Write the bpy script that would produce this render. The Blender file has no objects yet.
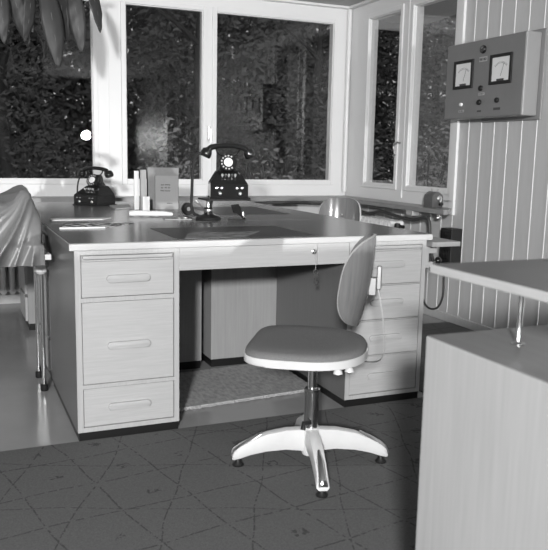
import bpy, bmesh, math, random
from mathutils import Vector, Matrix
from math import sin, cos, pi, radians as R
random.seed(7)
S = bpy.context.scene
COL = S.collection

# ------------------------------------------------------------ camera, world, lights, exposure
CAM = Vector((-0.3954, -2.786, 1.095)); YAW, PITCH, ROLL, FPX = 0.4092, -0.1584, 0.02, 753.25
fw = Vector((sin(YAW)*cos(PITCH), cos(YAW)*cos(PITCH), sin(PITCH)))
rt = Vector((cos(YAW), -sin(YAW), 0)); up = rt.cross(fw)
r2 = cos(ROLL)*rt + sin(ROLL)*up; u2 = -sin(ROLL)*rt + cos(ROLL)*up
cd = bpy.data.cameras.new('camera'); cam = bpy.data.objects.new('camera', cd); COL.objects.link(cam)
m = Matrix.Identity(4)
for i in range(3):
    m[i][0] = r2[i]; m[i][1] = u2[i]; m[i][2] = -fw[i]; m[i][3] = CAM[i]
cam.matrix_world = m
cd.sensor_fit = 'HORIZONTAL'; cd.sensor_width = 36; cd.lens = FPX/548*36; cd.clip_start = .05; cd.clip_end = 200
cd.dof.use_dof = True; cd.dof.focus_distance = 3.6; cd.dof.aperture_fstop = 7.0
S.camera = cam
S.view_settings.view_transform = 'Standard'; S.view_settings.look = 'None'
S.view_settings.gamma = 1; S.view_settings.use_curve_mapping = False; S.view_settings.exposure = 0.0
W = bpy.data.worlds.new('sky'); S.world = W; W.use_nodes = True
W.node_tree.nodes['Background'].inputs[0].default_value = (.8, .8, .8, 1)
W.node_tree.nodes['Background'].inputs[1].default_value = 0.8

def aim(o, tgt):
    o.rotation_euler = (Vector(tgt)-o.location).to_track_quat('-Z', 'Y').to_euler()
def lamp(name, kind, loc, tgt, power, size):
    d = bpy.data.lights.new(name, kind); o = bpy.data.objects.new(name, d); COL.objects.link(o)
    o.location = loc; d.energy = power; d.color = (1, 1, 1)
    if kind == 'AREA': d.shape = 'DISK'; d.size = size
    else: d.shadow_soft_size = size
    aim(o, tgt); return o
flash_a = lamp('photo_lamp', 'SPOT', (-1.9, -5.5, 2.07), (.1, .8, .9), 1900, .17)
flash_a.data.spot_size = R(80); flash_a.data.spot_blend = .9
flash_b = lamp('photo_lamp', 'AREA', (2.02, -6.0, 1.38), (1.0, .5, .9), 52, .16)
flash_b.data.spread = R(80)

sd = bpy.data.lights.new('garden_fill', 'SUN'); garden_fill = bpy.data.objects.new('garden_fill', sd); COL.objects.link(garden_fill)  # weak soft lamp added to brighten the foliage outside
sd.energy = .3; sd.angle = R(25); garden_fill.rotation_euler = Vector((.35, .65, -.75)).to_track_quat('-Z', 'Y').to_euler()

# ------------------------------------------------------------ materials
def mat(name, v, rough=.5, spec=.5, metal=0., var=0., scale=(6, 6, 6), bump=0., bscale=40., coat=0., coords='Object', detail=4.):
    m = bpy.data.materials.new(name); m.use_nodes = True
    nt = m.node_tree; b = nt.nodes['Principled BSDF']
    c = (v, v, v, 1)
    b.inputs['Base Color'].default_value = c
    b.inputs['Roughness'].default_value = rough
    b.inputs['Specular IOR Level'].default_value = spec
    b.inputs['Metallic'].default_value = metal
    b.inputs['Coat Weight'].default_value = coat; b.inputs['Coat Roughness'].default_value = .08
    if var or bump:
        tc = nt.nodes.new('ShaderNodeTexCoord'); mp = nt.nodes.new('ShaderNodeMapping')
        nt.links.new(tc.outputs[coords], mp.inputs[0]); mp.inputs['Scale'].default_value = scale
        n = nt.nodes.new('ShaderNodeTexNoise'); nt.links.new(mp.outputs[0], n.inputs['Vector'])
        n.inputs['Scale'].default_value = 1; n.inputs['Detail'].default_value = detail; n.inputs['Roughness'].default_value = .6
        if var:
            r = nt.nodes.new('ShaderNodeMapRange'); nt.links.new(n.outputs[0], r.inputs[0])
            r.inputs[1].default_value = .3; r.inputs[2].default_value = .7
            r.inputs[3].default_value = v*(1-var); r.inputs[4].default_value = v*(1+var)
            nt.links.new(r.outputs[0], b.inputs['Base Color'])
        if bump:
            bp = nt.nodes.new('ShaderNodeBump'); bp.inputs['Strength'].default_value = bump; bp.inputs['Distance'].default_value = .003
            n2 = nt.nodes.new('ShaderNodeTexNoise'); n2.inputs['Scale'].default_value = bscale
            nt.links.new(tc.outputs[coords], n2.inputs['Vector'])
            nt.links.new(n2.outputs[0], bp.inputs['Height']); nt.links.new(bp.outputs[0], b.inputs['Normal'])
    return m
WOODX = mat('oak_grain_horizontal', .45, .45, .4, var=.07, scale=(9, 150, 230))
WOODZ = mat('oak_grain_vertical', .44, .45, .4, var=.07, scale=(200, 160, 5))
WOODY = mat('oak_grain_lengthwise', .44, .4, .4, var=.08, scale=(150, 9, 200))
WOODP = mat('oak_panel_grain', .33, .45, .4, var=.07, scale=(110, 110, 4))
WOODD = mat('dark_side_wood', .15, .32, .5, var=.06, scale=(110, 110, 4))  # darker wood tone for the left-facing sides of the front desk
PULL = mat('oak_pull', .45, .45, .4, var=.12, scale=(5, 60, 90))
TOP = mat('desk_veneer', .17, .22, .5, var=.10, scale=(7, 60, 7))
PAD = mat('writing_pad', .045, .36, .45, var=.05)
PLINTH = mat('black_plinth', .012, .4, .4)
WHITE = mat('white_gloss_paint', .74, .35, .45)
WALLP = mat('light_wall_paint', .52, .55, .4, var=.03)
BOARD = mat('panelled_wall_paint', .53, .5, .4, var=.04, scale=(30, 30, 3))
BEAD = mat('wall_bead_lit_tone', .74, .45, .5)  # paler than the boards: lamp glint along the ridges put into the colour
CEIL = mat('ceiling_paint', .5, .8, .2)
SILL = mat('grey_sill_stone', .26, .35, .5, var=.08)
LINO = mat('grey_floor_linoleum', .30, .17, .6, var=.06, scale=(3, 3, 3))
MAT_ = mat('woven_mat', .36, .9, .1, var=.25, scale=(60, 25, 60), bump=.8, bscale=120)
CHROME = mat('chrome', .8, .2, .5, metal=1)
STEEL = mat('brushed_steel', .6, .3, .5, metal=1)
BLACK = mat('black_bakelite', .012, .12, .6, coat=.4)
BLACKM = mat('black_matt', .012, .5, .4)
RUBBER = mat('black_rubber', .015, .5, .3)
CORD = mat('braided_cord', .035, .8, .2, bump=.6, bscale=500)
CABLE = mat('dark_cable', .05, .5, .4)
SEATF = mat('seat_fabric', .18, .9, .15, var=.18, scale=(260, 260, 260), bump=.5, bscale=400)
CREAM = mat('cream_enamel', .66, .3, .5, var=.05, scale=(9, 9, 9))
PLY = mat('varnished_plywood', .19, .22, .6, var=.12, scale=(90, 90, 4), coat=.5)
PLYE = mat('plywood_edge', .55, .4, .4)
PAPER = mat('white_paper', .78, .6, .2)
PAPERG = mat('grey_paper', .42, .6, .2, var=.08)
BOOKG = mat('grey_book_cloth', .27, .7, .2, var=.06, scale=(40, 40, 40))
BOOKM = mat('mid_grey_book_cloth', .36, .7, .2, var=.06, scale=(40, 40, 40))
BOOKL = mat('pale_book_cover', .34, .6, .2, var=.05)
INK = mat('dark_ink', .08, .7, .2)
CLOTH = mat('plastic_cover', .17, .36, .5, var=.06, scale=(4, 4, 4))
ENAM = mat('grey_hammered_enamel', .19, .4, .5, var=.05)
ENAMS = mat('pale_grey_enamel', .26, .4, .5)
RAD = mat('radiator_enamel', .8, .4, .4)
LEAF = mat('broad_leaf_green', .038, .5, .4, var=.15, scale=(20, 20, 4))
LEAFR = mat('leaf_midrib', .12, .5, .4)
STEM = mat('plant_stem', .07, .6, .3)
BARK = mat('tree_bark', .05, .9, .1, var=.3, scale=(10, 10, 2))
FOLD = mat('dark_foliage', .085, .95, .05)
FOLM = mat('mid_foliage', .14, .95, .05)
FOLP = mat('pale_foliage', .26, .9, .1)
GROUND = mat('garden_grass', .07, .9, .1, var=.4, scale=(4, 4, 4))
EAVE = mat('eave_boards', .3, .7, .2)

def carpet_mat():
    m = mat('patterned_carpet', .055, .95, .05); nt = m.node_tree; b = nt.nodes['Principled BSDF']
    N = nt.nodes.new; L = nt.links.new
    tc = N('ShaderNodeTexCoord')
    wob = N('ShaderNodeTexNoise'); wob.inputs['Scale'].default_value = 2.2; wob.inputs['Detail'].default_value = 1
    L(tc.outputs['Object'], wob.inputs['Vector'])
    fine = N('ShaderNodeTexNoise'); fine.inputs['Scale'].default_value = 75; fine.inputs['Detail'].default_value = 1
    L(tc.outputs['Object'], fine.inputs['Vector'])
    fib = N('ShaderNodeTexNoise'); fib.inputs['Scale'].default_value = 240
    L(tc.outputs['Object'], fib.inputs['Vector'])
    sep = N('ShaderNodeSeparateXYZ'); L(tc.outputs['Object'], sep.inputs[0])
    def M(op, a, c=None):
        n = N('ShaderNodeMath'); n.operation = op
        for i, q in enumerate((a, c)):
            if q is None: continue
            if isinstance(q, (int, float)): n.inputs[i].default_value = q
            else: L(q, n.inputs[i])
        return n.outputs[0]
    total = None; cells = []
    for ang, per, w, wa in ((8, .235, .013, .30), (-21, .34, .009, .35), (66, .27, .010, .35), (103, .225, .012, .3)):
        p = M('ADD', M('MULTIPLY', sep.outputs[0], -sin(R(ang))/per), M('MULTIPLY', sep.outputs[1], cos(R(ang))/per))
        p = M('ADD', p, M('MULTIPLY', wob.outputs[0], wa/per*.2))
        p = M('ADD', p, M('MULTIPLY', fine.outputs[0], .0055/per))
        fr = M('FRACT', p); cells.append(fr)
        d = M('ABSOLUTE', M('SUBTRACT', fr, .5))
        ln = M('LESS_THAN', d, w/per*.24)
        total = ln if total is None else M('MAXIMUM', total, ln)
    ln = M('MULTIPLY', total, M('GREATER_THAN', fine.outputs[0], .44))
    # a few speckled patches between crossing lines
    t = M('MULTIPLY', M('GREATER_THAN', cells[0], .82), M('GREATER_THAN', cells[3], .80))
    t = M('MULTIPLY', t, M('GREATER_THAN', wob.outputs[0], .52)); t = M('MULTIPLY', t, M('GREATER_THAN', fine.outputs[0], .5))
    ln = M('MAXIMUM', ln, t)
    base = M('ADD', .082, M('MULTIPLY', fib.outputs[0], .085))
    L(M('MULTIPLY', base, M('SUBTRACT', 1, M('MULTIPLY', ln, .42))), b.inputs['Base Color'])
    return m
CARPET = carpet_mat()
def map_mat():
    m = mat('printed_map', .4, .85, .1); nt = m.node_tree; b = nt.nodes['Principled BSDF']
    tc = nt.nodes.new('ShaderNodeTexCoord'); n = nt.nodes.new('ShaderNodeTexNoise'); n.inputs['Scale'].default_value = 26; n.inputs['Detail'].default_value = 6
    nt.links.new(tc.outputs['Object'], n.inputs['Vector'])
    cr = nt.nodes.new('ShaderNodeValToRGB'); e = cr.color_ramp.elements
    e[0].position = .48; e[0].color = (.13, .13, .13, 1); e[1].position = .53; e[1].color = (.80, .80, .80, 1)
    nt.links.new(n.outputs[0], cr.inputs[0]); nt.links.new(cr.outputs[0], b.inputs['Base Color']); return m
MAP = map_mat()
PRINT = mat('printed_form', .22, .8, .1, var=.45, scale=(24, 24, 24))
def glass_mat():
    m = bpy.data.materials.new('window_glass'); m.use_nodes = True; nt = m.node_tree; nt.nodes.clear()
    o = nt.nodes.new('ShaderNodeOutputMaterial'); mx = nt.nodes.new('ShaderNodeMixShader')
    t = nt.nodes.new('ShaderNodeBsdfTransparent'); g = nt.nodes.new('ShaderNodeBsdfGlossy'); f = nt.nodes.new('ShaderNodeFresnel')
    t.inputs[0].default_value = (.9, .9, .9, 1); g.inputs['Roughness'].default_value = .0; f.inputs[0].default_value = 1.5
    ge = nt.nodes.new('ShaderNodeNewGeometry'); mr = nt.nodes.new('ShaderNodeMapRange')      # the same reflection from either face of the pane
    mr.inputs[3].default_value = 1.5; mr.inputs[4].default_value = 1/1.5
    nt.links.new(ge.outputs['Backfacing'], mr.inputs[0]); nt.links.new(mr.outputs[0], f.inputs[0])
    mu = nt.nodes.new('ShaderNodeMath'); mu.operation = 'MULTIPLY'; mu.inputs[1].default_value = 1.1
    nt.links.new(f.outputs[0], mu.inputs[0]); nt.links.new(mu.outputs[0], mx.inputs[0])
    nt.links.new(t.outputs[0], mx.inputs[1]); nt.links.new(g.outputs[0], mx.inputs[2]); nt.links.new(mx.outputs[0], o.inputs[0]); return m
GLASS = glass_mat()

# ------------------------------------------------------------ helpers
def box(bm, x0, x1, y0, y1, z0, z1, bev=0., M=None):
    r = bmesh.ops.create_cube(bm, size=1)
    vs = r['verts']
    for v in vs:
        v.co = Vector(((x0+x1)/2+v.co.x*(x1-x0), (y0+y1)/2+v.co.y*(y1-y0), (z0+z1)/2+v.co.z*(z1-z0)))
    if bev:
        es = list({e for v in vs for e in v.link_edges})
        q = bmesh.ops.bevel(bm, geom=es, offset=bev, segments=2, affect='EDGES', profile=.5)
        vs = list({v for f in q['faces'] for v in f.verts} | {v for v in vs if v.is_valid})
    if M: bmesh.ops.transform(bm, matrix=M, verts=vs)
    return bm
def B(*a, **k): return box(bmesh.new(), *a, **k)
def tube(bm, pts, rad, seg=10, cap=True, flat=1.):
    pts = [Vector(p) for p in pts]; n = len(pts); rs = rad if isinstance(rad, (list, tuple)) else [rad]*n
    rings = []; ref = None
    for i, p in enumerate(pts):
        t = (pts[min(i+1, n-1)]-pts[max(i-1, 0)]).normalized()
        if ref is None: ref = Vector((0, 0, 1)) if abs(t.z) < .9 else Vector((1, 0, 0))
        a = (ref-t*ref.dot(t)).normalized(); b = t.cross(a); ref = a
        rings.append([bm.verts.new(p+rs[i]*(a*cos(2*pi*k/seg)*flat+b*sin(2*pi*k/seg))) for k in range(seg)])
    for i in range(n-1):
        for k in range(seg):
            bm.faces.new((rings[i][k], rings[i][(k+1) % seg], rings[i+1][(k+1) % seg], rings[i+1][k]))
    if cap: bm.faces.new(rings[0][::-1]); bm.faces.new(rings[-1])
    return bm
def lathe(bm, prof, c=(0, 0, 0), seg=28, M=None):
    c = Vector(c); rings = []; new = []
    for r, z in prof:
        if r < 1e-6: ring = [bm.verts.new(c+Vector((0, 0, z)))]
        else: ring = [bm.verts.new(c+Vector((r*cos(2*pi*k/seg), r*sin(2*pi*k/seg), z))) for k in range(seg)]
        rings.append(ring); new += ring
    for a, b in zip(rings, rings[1:]):
        for k in range(seg):
            k2 = (k+1) % seg
            if len(a) == 1 and len(b) == 1: continue
            if len(a) == 1: bm.faces.new((a[0], b[k], b[k2]))
            elif len(b) == 1: bm.faces.new((a[k], a[k2], b[0]))
            else: bm.faces.new((a[k], a[k2], b[k2], b[k]))
    if len(rings[0]) > 1: bm.faces.new(rings[0][::-1])
    if len(rings[-1]) > 1: bm.faces.new(rings[-1])
    if M: bmesh.ops.transform(bm, matrix=M, verts=new)
    return bm
def prism(bm, poly, z0, z1, bev=0., M=None):
    a = [bm.verts.new((x, y, z0)) for x, y in poly]; b = [bm.verts.new((x, y, z1)) for x, y in poly]
    n = len(poly); fs = [bm.faces.new(a[::-1]), bm.faces.new(b)]
    for k in range(n): fs.append(bm.faces.new((a[k], a[(k+1) % n], b[(k+1) % n], b[k])))
    vs = a+b
    if bev:
        es = list(set(fs[0].edges) | set(fs[1].edges))
        q = bmesh.ops.bevel(bm, geom=es, offset=bev, segments=3, affect='EDGES', profile=.5)
        vs = list({v for f in q['faces'] for v in f.verts} | {v for v in vs if v.is_valid})
    if M: bmesh.ops.transform(bm, matrix=M, verts=vs)
    return bm
def obj(name, bm, material, parent=None, smooth=False, ang=38, mod=None):
    bmesh.ops.recalc_face_normals(bm, faces=bm.faces)
    me = bpy.data.meshes.new(name); bm.to_mesh(me); bm.free()
    if smooth:
        me.polygons.foreach_set('use_smooth', [True]*len(me.polygons)); me.set_sharp_from_angle(angle=R(ang))
    o = bpy.data.objects.new(name, me); COL.objects.link(o); me.materials.append(material)
    if parent: o.parent = parent
    return o
def tag(o, label, cat, group=None, kind=None):
    o['label'] = label; o['category'] = cat
    if group: o['group'] = group
    if kind: o['kind'] = kind
    return o
def thing(name, label, cat, loc=(0, 0, 0), rz=0, group=None):
    o = bpy.data.objects.new(name, None); COL.objects.link(o); o.location = loc; o.rotation_euler = (0, 0, rz)
    o.empty_display_size = .1
    return tag(o, label, cat, group)
def struct(name, bm, m, parent=None, **k):
    o = obj(name, bm, m, parent, **k)
    if not parent: o['kind'] = 'structure'
    return o
def copy_tree(o, parent=None):
    c = o.copy(); COL.objects.link(c); c.parent = parent
    for ch in o.children: copy_tree(ch, c)
    return c
def rrect(x0, x1, y0, y1, r, n=6):
    P = []
    for cx, cy, a0 in ((x1-r, y0+r, -90), (x1-r, y1-r, 0), (x0+r, y1-r, 90), (x0+r, y0+r, 180)):
        for k in range(n+1):
            a = R(a0+90*k/n); P.append((cx+r*cos(a), cy+r*sin(a)))
    return P
def spline(pts, n=8):
    pts = [Vector(p) for p in pts]; out = []
    for i in range(len(pts)-1):
        p0, p1, p2, p3 = pts[max(i-1, 0)], pts[i], pts[i+1], pts[min(i+2, len(pts)-1)]
        for k in range(n):
            t = k/n
            out.append(.5*((2*p1)+(p2-p0)*t+(2*p0-5*p1+4*p2-p3)*t*t+(3*p1-p0-3*p2+p3)*t**3))
    out.append(pts[-1]); return out

# ------------------------------------------------------------ room shell
XR, YB, XL, YF, ZC = 2.686, 2.85, -3.2, -8.0, 2.29
struct('floor', B(XL-.1, XR+.1, YF-.1, YB+.1, -.1, 0), LINO)
struct('ceiling', B(XL-.1, XR+.1, YF-.1, YB+.1, ZC, ZC+.1), CEIL)
# window wall
G0, G1 = .889, 2.152; F0 = .797
b = bmesh.new()
box(b, XL-.1, XR+.1, YB, YB+.12, 0, F0-.03); box(b, XL-.1, -1.35, YB, YB+.12, F0-.03, ZC)
struct('wall_back', b, WALLP)
struct('wall_left', B(XL-.1, XL, YF, YB, 0, ZC), WALLP)
struct('wall_front', B(XL-.1, XR+.1, YF-.1, YF, 0, ZC), WALLP)
b = bmesh.new()
W3 = (-2.75, -1.45, .85, 2.1)                        # a further window, beside the photographer
WY = 1.37
box(b, XR, XR+.12, WY, YB, 0, F0-.03)
box(b, XR, XR+.12, W3[1], WY, 0, ZC); box(b, XR, XR+.12, YF, W3[0], 0, ZC)
box(b, XR, XR+.12, W3[0], W3[1], 0, W3[2]); box(b, XR, XR+.12, W3[0], W3[1], W3[3], ZC)
wr = struct('wall_right', b, BOARD)
b = bmesh.new()
y = 2.697
k = 0
while y > YF+.1:
    z1 = ZC-.001
    if WY-.02 < y < YB: z1 = .73
    if W3[0]-.08 < y < W3[1]+.08: z1 = W3[2]-.05
    tube(b, [(XR+.001, y, .06), (XR+.001, y, z1)], .004, 8)
    y -= .1222
struct('trim_1', b, BEAD, smooth=True)
struct('baseboard_right', B(XR-.015, XR, YF, YB, 0, .055, bev=.003), BOARD)
struct('baseboard_back', B(XL, XR-.015, YB-.015, YB, 0, .07, bev=.003), WHITE)
# cornice
b = bmesh.new(); box(b, XL, XR, YB-.045, YB-.001, ZC-.02, ZC-.001, bev=.004)
struct('trim_2', b, WHITE)
b = bmesh.new(); box(b, XR-.045, XR-.001, WY-.07, YB-.05, ZC-.02, ZC-.001, bev=.004)
struct('trim_3', b, WHITE)

def window(name, axis, pane_list, a0, a1, z0, z1, off, extra=None):
    """frame of solid bars round the panes; axis 'x' = in the back wall, 'y' = in the right wall"""
    root = bpy.data.objects.new(name, None); COL.objects.link(root); root['kind'] = 'structure'
    def bx(bm, u0, u1, d0, d1, q0, q1, bev=0.):
        if axis == 'x': box(bm, u0, u1, YB+d0, YB+d1, q0, q1, bev)
        else: box(bm, XR+d0, XR+d1, u0, u1, q0, q1, bev)
    b = bmesh.new(); g0 = min(p[2] for p in pane_list); g1 = max(p[3] for p in pane_list)
    ps = sorted(pane_list)
    edges = [a0]+[e for p in ps for e in (p[0], p[1])]+[a1]
    bx(b, a0, a1, .0, .075, z0, g0); bx(b, a0, a1, .0, .075, g1, z1)
    for i in range(0, len(edges), 2): bx(b, edges[i], edges[i+1], .0, .075, g0, g1)
    obj('frame', b, WHITE, root)
    for p in ps:
        s = bmesh.new(); w = .035; h = .012
        u0, u1, q0, q1 = p[:4]
        for (c0, c1, e0, e1) in ((u0-w, u0, q0-w, q1+w), (u1, u1+w, q0-w, q1+w), (u0, u1, q0-w, q0), (u0, u1, q1, q1+w)):
            bx(s, c0, c1, -h, .0, e0, e1, .003)
        # stepped inner bead
        for (c0, c1, e0, e1) in ((u0-.001, u0+.006, q0, q1), (u1-.006, u1+.001, q0, q1), (u0+.006, u1-.006, q0-.001, q0+.006), (u0+.006, u1-.006, q1-.006, q1+.001)):
            bx(s, c0, c1, .004, .015, e0, e1)
        obj('sash', s, WHITE, root)
        g = bmesh.new(); bx(g, u0+.002, u1-.002, .016, .020, q0+.002, q1-.002); obj('pane', g, GLASS, root)
    return root, bx
w1, bx = window('window_1', 'x', [(-1.25, .5976, G0, G1), (.8371, 1.425, G0, G1), (1.534, 2.537, G0, G1)], -1.35, XR, F0-.03, ZC-.02, 0)
b = bmesh.new(); box(b, 1.466, 1.486, YB-.022, YB, 1.20, 1.30, bev=.004); obj('handle_plate', b, STEEL, w1)
b = tube(bmesh.new(), [(1.476, YB-.022, 1.27), (1.476, YB-.05, 1.27), (1.476, YB-.055, 1.18)], .007, 8); obj('handle', b, STEEL, w1, smooth=True)
b = bmesh.new(); box(b, .712, .722, YB-.005, YB, F0, ZC-.04); obj('cover_strip', b, WHITE, w1)
w2, bx = window('window_2', 'y', [(1.415, 1.915, G0, G1), (2.085, 2.534, G0, G1)], WY, YB, F0-.03, ZC-.02, 0)
b = tube(bmesh.new(), spline([(XR-.012, 2.01, 1.20), (XR-.05, 2.01, 1.20), (XR-.055, 2.03, 1.17), (XR-.05, 2.02, 1.12), (XR-.045, 2.04, 1.10)]), .007, 8); obj('handle', b, STEEL, w2, smooth=True)
b = bmesh.new(); box(b, XR-.02, XR, WY-.045, WY+.012, F0-.075, ZC-.02, bev=.004)
box(b, XR-.008, XR, 1.975, 1.985, F0, ZC-.03); obj('casing', b, WHITE, w2)
b = tube(bmesh.new(), [(XR-.022, YB-.022, F0), (XR-.022, YB-.022, ZC-.022)], .019, 12); struct('trim_4', b, WHITE, smooth=True)
w3, bx = window('window_3', 'y', [(W3[0]+.06, -2.16, W3[2]+.06, W3[3]-.06), (-2.04, W3[1]-.06, W3[2]+.06, W3[3]-.06)], W3[0], W3[1], W3[2], W3[3], 0)
# sill shelves
b = bmesh.new(); prism(b, [(XL, YB), (XL, YB-.184), (XR-.184, YB-.184), (XR-.184, 1.20), (XR-.150, 1.20), (XR-.021, WY-.03), (XR-.021, WY+.02), (XR, WY+.02), (XR, YB)], F0-.061, F0-.03, bev=.003)
struct('window_sill', b, SILL)

# ------------------------------------------------------------ floor coverings
b = prism(bmesh.new(), [(XL+.02, YF+.02), (XR-.02, YF+.02), (XR-.02, 1.30), (1.62, 1.30), (1.62, 0), (XL+.02, 0)], .0005, .006)
tag(obj('carpet', b, CARPET), 'dark grey carpet with an irregular crackle line pattern, covering the foreground floor', 'carpet')
b = bmesh.new(); n = 60
p0, p1, p2, p3 = Vector((.425, .205, 0)), Vector((1.155, .272, 0)), Vector((1.155, .77, 0)), Vector((.44, .70, 0))
poly = []
for a, c in ((p0, p1), (p1, p2), (p2, p3), (p3, p0)):
    for k in range(n):
        q = a.lerp(c, k/n); poly.append((q.x+random.uniform(-.003, .003), q.y+random.uniform(-.005, .005)))
prism(b, poly, .001, .014)
fm = obj('body', b, MAT_)
t = thing('floor_mat', 'pale woven floor mat with a frayed edge, lying in the kneehole of the desk', 'mat')
fm.parent = t
b = bmesh.new()
prism(b, [(p0.x, p0.y-.001), (p1.x, p1.y-.001), (p1.x, p1.y+.006), (p0.x, p0.y+.006)], .004, .0145)
for k in range(170):
    q = p0.lerp(p1, random.random()); a = random.uniform(-.6, .6)
    tube(b, [(q.x, q.y+.002, .010), (q.x+.006*sin(a), q.y-.010, .007)], .0018, 4)
obj('fringe', b, PAPERG, t)

# ------------------------------------------------------------ desks
def pull(x, z, w, parent, y=.009):
    b = bmesh.new()
    prism(b, rrect(-w/2, w/2, -.014, .014, .013), -.001, .012, bev=.003, M=Matrix.Translation((x, y, z)) @ Matrix.Rotation(pi/2, 4, 'X'))
    o = obj('handle', b, PULL, parent, smooth=True)
    return o
def desk_front():
    t = thing('office_desk', 'oak office desk with dark top, drawer pedestals and keyed centre drawer, nearest to camera', 'desk')
    b = bmesh.new(); T = .0265
    box(b, 0, 1.58, 0, .798, .76-T, .7585, bev=.002); obj('desk_edge', b, WOODX, t)
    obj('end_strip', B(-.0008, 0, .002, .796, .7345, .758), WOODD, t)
    obj('desktop', B(.004, 1.576, .014, .794, .757, .760), TOP, t)
    obj('writing_pad', B(.425, 1.025, .045, .50, .7602, .7612), PAD, t)
    def pedestal(x0, x1, zs, offs):
        b = bmesh.new(); box(b, x0, x1, .024, .775, .034, .7335); 
        # face frame
        box(b, x0, x0+.022, .009, .024, .034, .7335); box(b, x1-.020, x1, .009, .024, .034, .7335)
        box(b, x0+.022, x1-.020, .009, .024, .034, .052); box(b, x0+.022, x1-.02, .009, .024, .716, .7335)
        for i in range(len(zs)-1): box(b, x0+.022, x1-.02, .009, .024, zs[i+1][1]+.002, zs[i][0]-.002)
        ped = obj('pedestal', b, WOODZ, t)
        for (z0, z1), of in zip(zs, offs):
            b = bmesh.new(); box(b, x0+.0245, x1-.0225, .0105, .026, z0, z1, bev=.0015); dr = obj('drawer', b, WOODX, ped)
            pull((x0+x1)/2, (z0+z1)/2+of, .165, dr, .0105)
        b = bmesh.new(); box(b, x0+.030, x1-.028, .004, .02, .7005, .7125, bev=.001); sh = obj('pull_out_tray', b, WOODX, ped)
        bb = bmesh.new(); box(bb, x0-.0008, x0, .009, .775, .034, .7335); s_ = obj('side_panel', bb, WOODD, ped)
        obj('plinth', B(x0+.004, x1-.004, .0125, .77, 0.0, .034), PLINTH, ped)
        return ped
    pedestal(.019, .4155, [(.5565, .690), (.222, .536), (.055, .203)], (.001, -.012, -.003))
    pedestal(1.166, 1.555, [(.545, .690), (.388, .537), (.228, .380), (.055, .220)], (.014, .001, 0, -.006))
    a = bmesh.new(); box(a, .4165, 1.0125, .010, .028, .643, .7330, bev=.0015); box(a, .44, 1.0, .03, .5, .66, .72); dr = obj('centre_drawer', a, WOODX, t)
    obj('apron', B(1.0145, 1.165, .010, .028, .643, .7330, bev=.0015), WOODX, t)
    lk = lathe(bmesh.new(), [(.011, 0), (.011, .004), (.008, .006), (.003, .006), (.003, .003)], M=Matrix.Translation((.997, .010, .699)) @ Matrix.Rotation(pi/2, 4, 'X'), seg=18)
    obj('lock', lk, STEEL, dr, smooth=True)
    return t
desk_front()
def desk_side(sgn, label):
    """a desk lengthwise behind the front one; sgn=-1 its user sits on the left, +1 on the right"""
    t = thing('office_desk', label, 'desk', group=None)
    def X(u): return (.789-u) if sgn < 0 else (.791+u)       # u: 0 at the middle line, .789 at the user's edge
    def bu(b, u0, u1, y0, y1, z0, z1, bev=0.):
        a, c = sorted((X(u0), X(u1))); box(b, a, c, y0, y1, z0, z1, bev); return b
    Y0, Y1 = .800, 2.36
    obj('desk_edge', bu(bmesh.new(), 0, .789, Y0, Y1, .7335, .7585, .002), WOODY, t)
    obj('desktop', bu(bmesh.new(), .004, .785, Y0+.004, Y1-.014, .757, .760), TOP, t)
    if sgn > 0: obj('writing_pad', bu(bmesh.new(), .19, .62, 1.14, 1.76, .7602, .7612), PAD, t)
    for y0, y1 in ((Y0+.006, Y0+.40), (Y1-.42, Y1-.02)):
        ped = obj('pedestal', bu(bmesh.new(), .025, .765, y0, y1, .042, .7335), WOODP, t)
        obj('plinth', bu(bmesh.new(), .030, .76, y0+.008, y1-.005, 0.0, .042), PLINTH, ped)
        for z0, z1 in ((.5565, .70), (.222, .536), (.055, .203)):
            obj('drawer', bu(bmesh.new(), .765, .779, y0+.024, y1-.024, z0, z1, .0015), WOODY, ped)
    obj('modesty_panel', bu(bmesh.new(), .03, .048, Y0+.40, Y1-.42, .06, .7335), WOODP, t)
    return t
desk_side(-1, 'second desk behind the front one, on the window side left, carrying the row of books')
desk_side(+1, 'third desk behind the front one, on the right where the empty chair back shows')

# side flap and crank knob to the right of the desk
t = thing('side_flap', 'small oak flap board jutting out from the right end of the front desk', 'shelf')
b = prism(bmesh.new(), [(1.583, .004), (1.735, .004), (1.735, .34), (1.583, .34)], .700, .722, bev=.002); obj('board', b, WOODP, t)
b = bmesh.new(); box(b, 1.557, 1.600, .05, .09, .60, .6985, bev=.002); box(b, 1.600, 1.645, .055, .085, .665, .6985, bev=.002); box(b, 1.600, 1.632, .06, .08, .60, .625, bev=.002)
obj('bracket', b, WOODZ, t)
b = lathe(bmesh.new(), [(0, -.017), (.010, -.014), (.016, -.005), (.017, .003), (.012, .012), (.005, .017), (0, .017)], (1.665, .07, .628), 20)
kb = obj('knob', b, BLACK, t, smooth=True)
obj('rod', tube(bmesh.new(), [(1.632, .07, .615), (1.652, .07, .625)], .004, 8), STEEL, kb)

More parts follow.
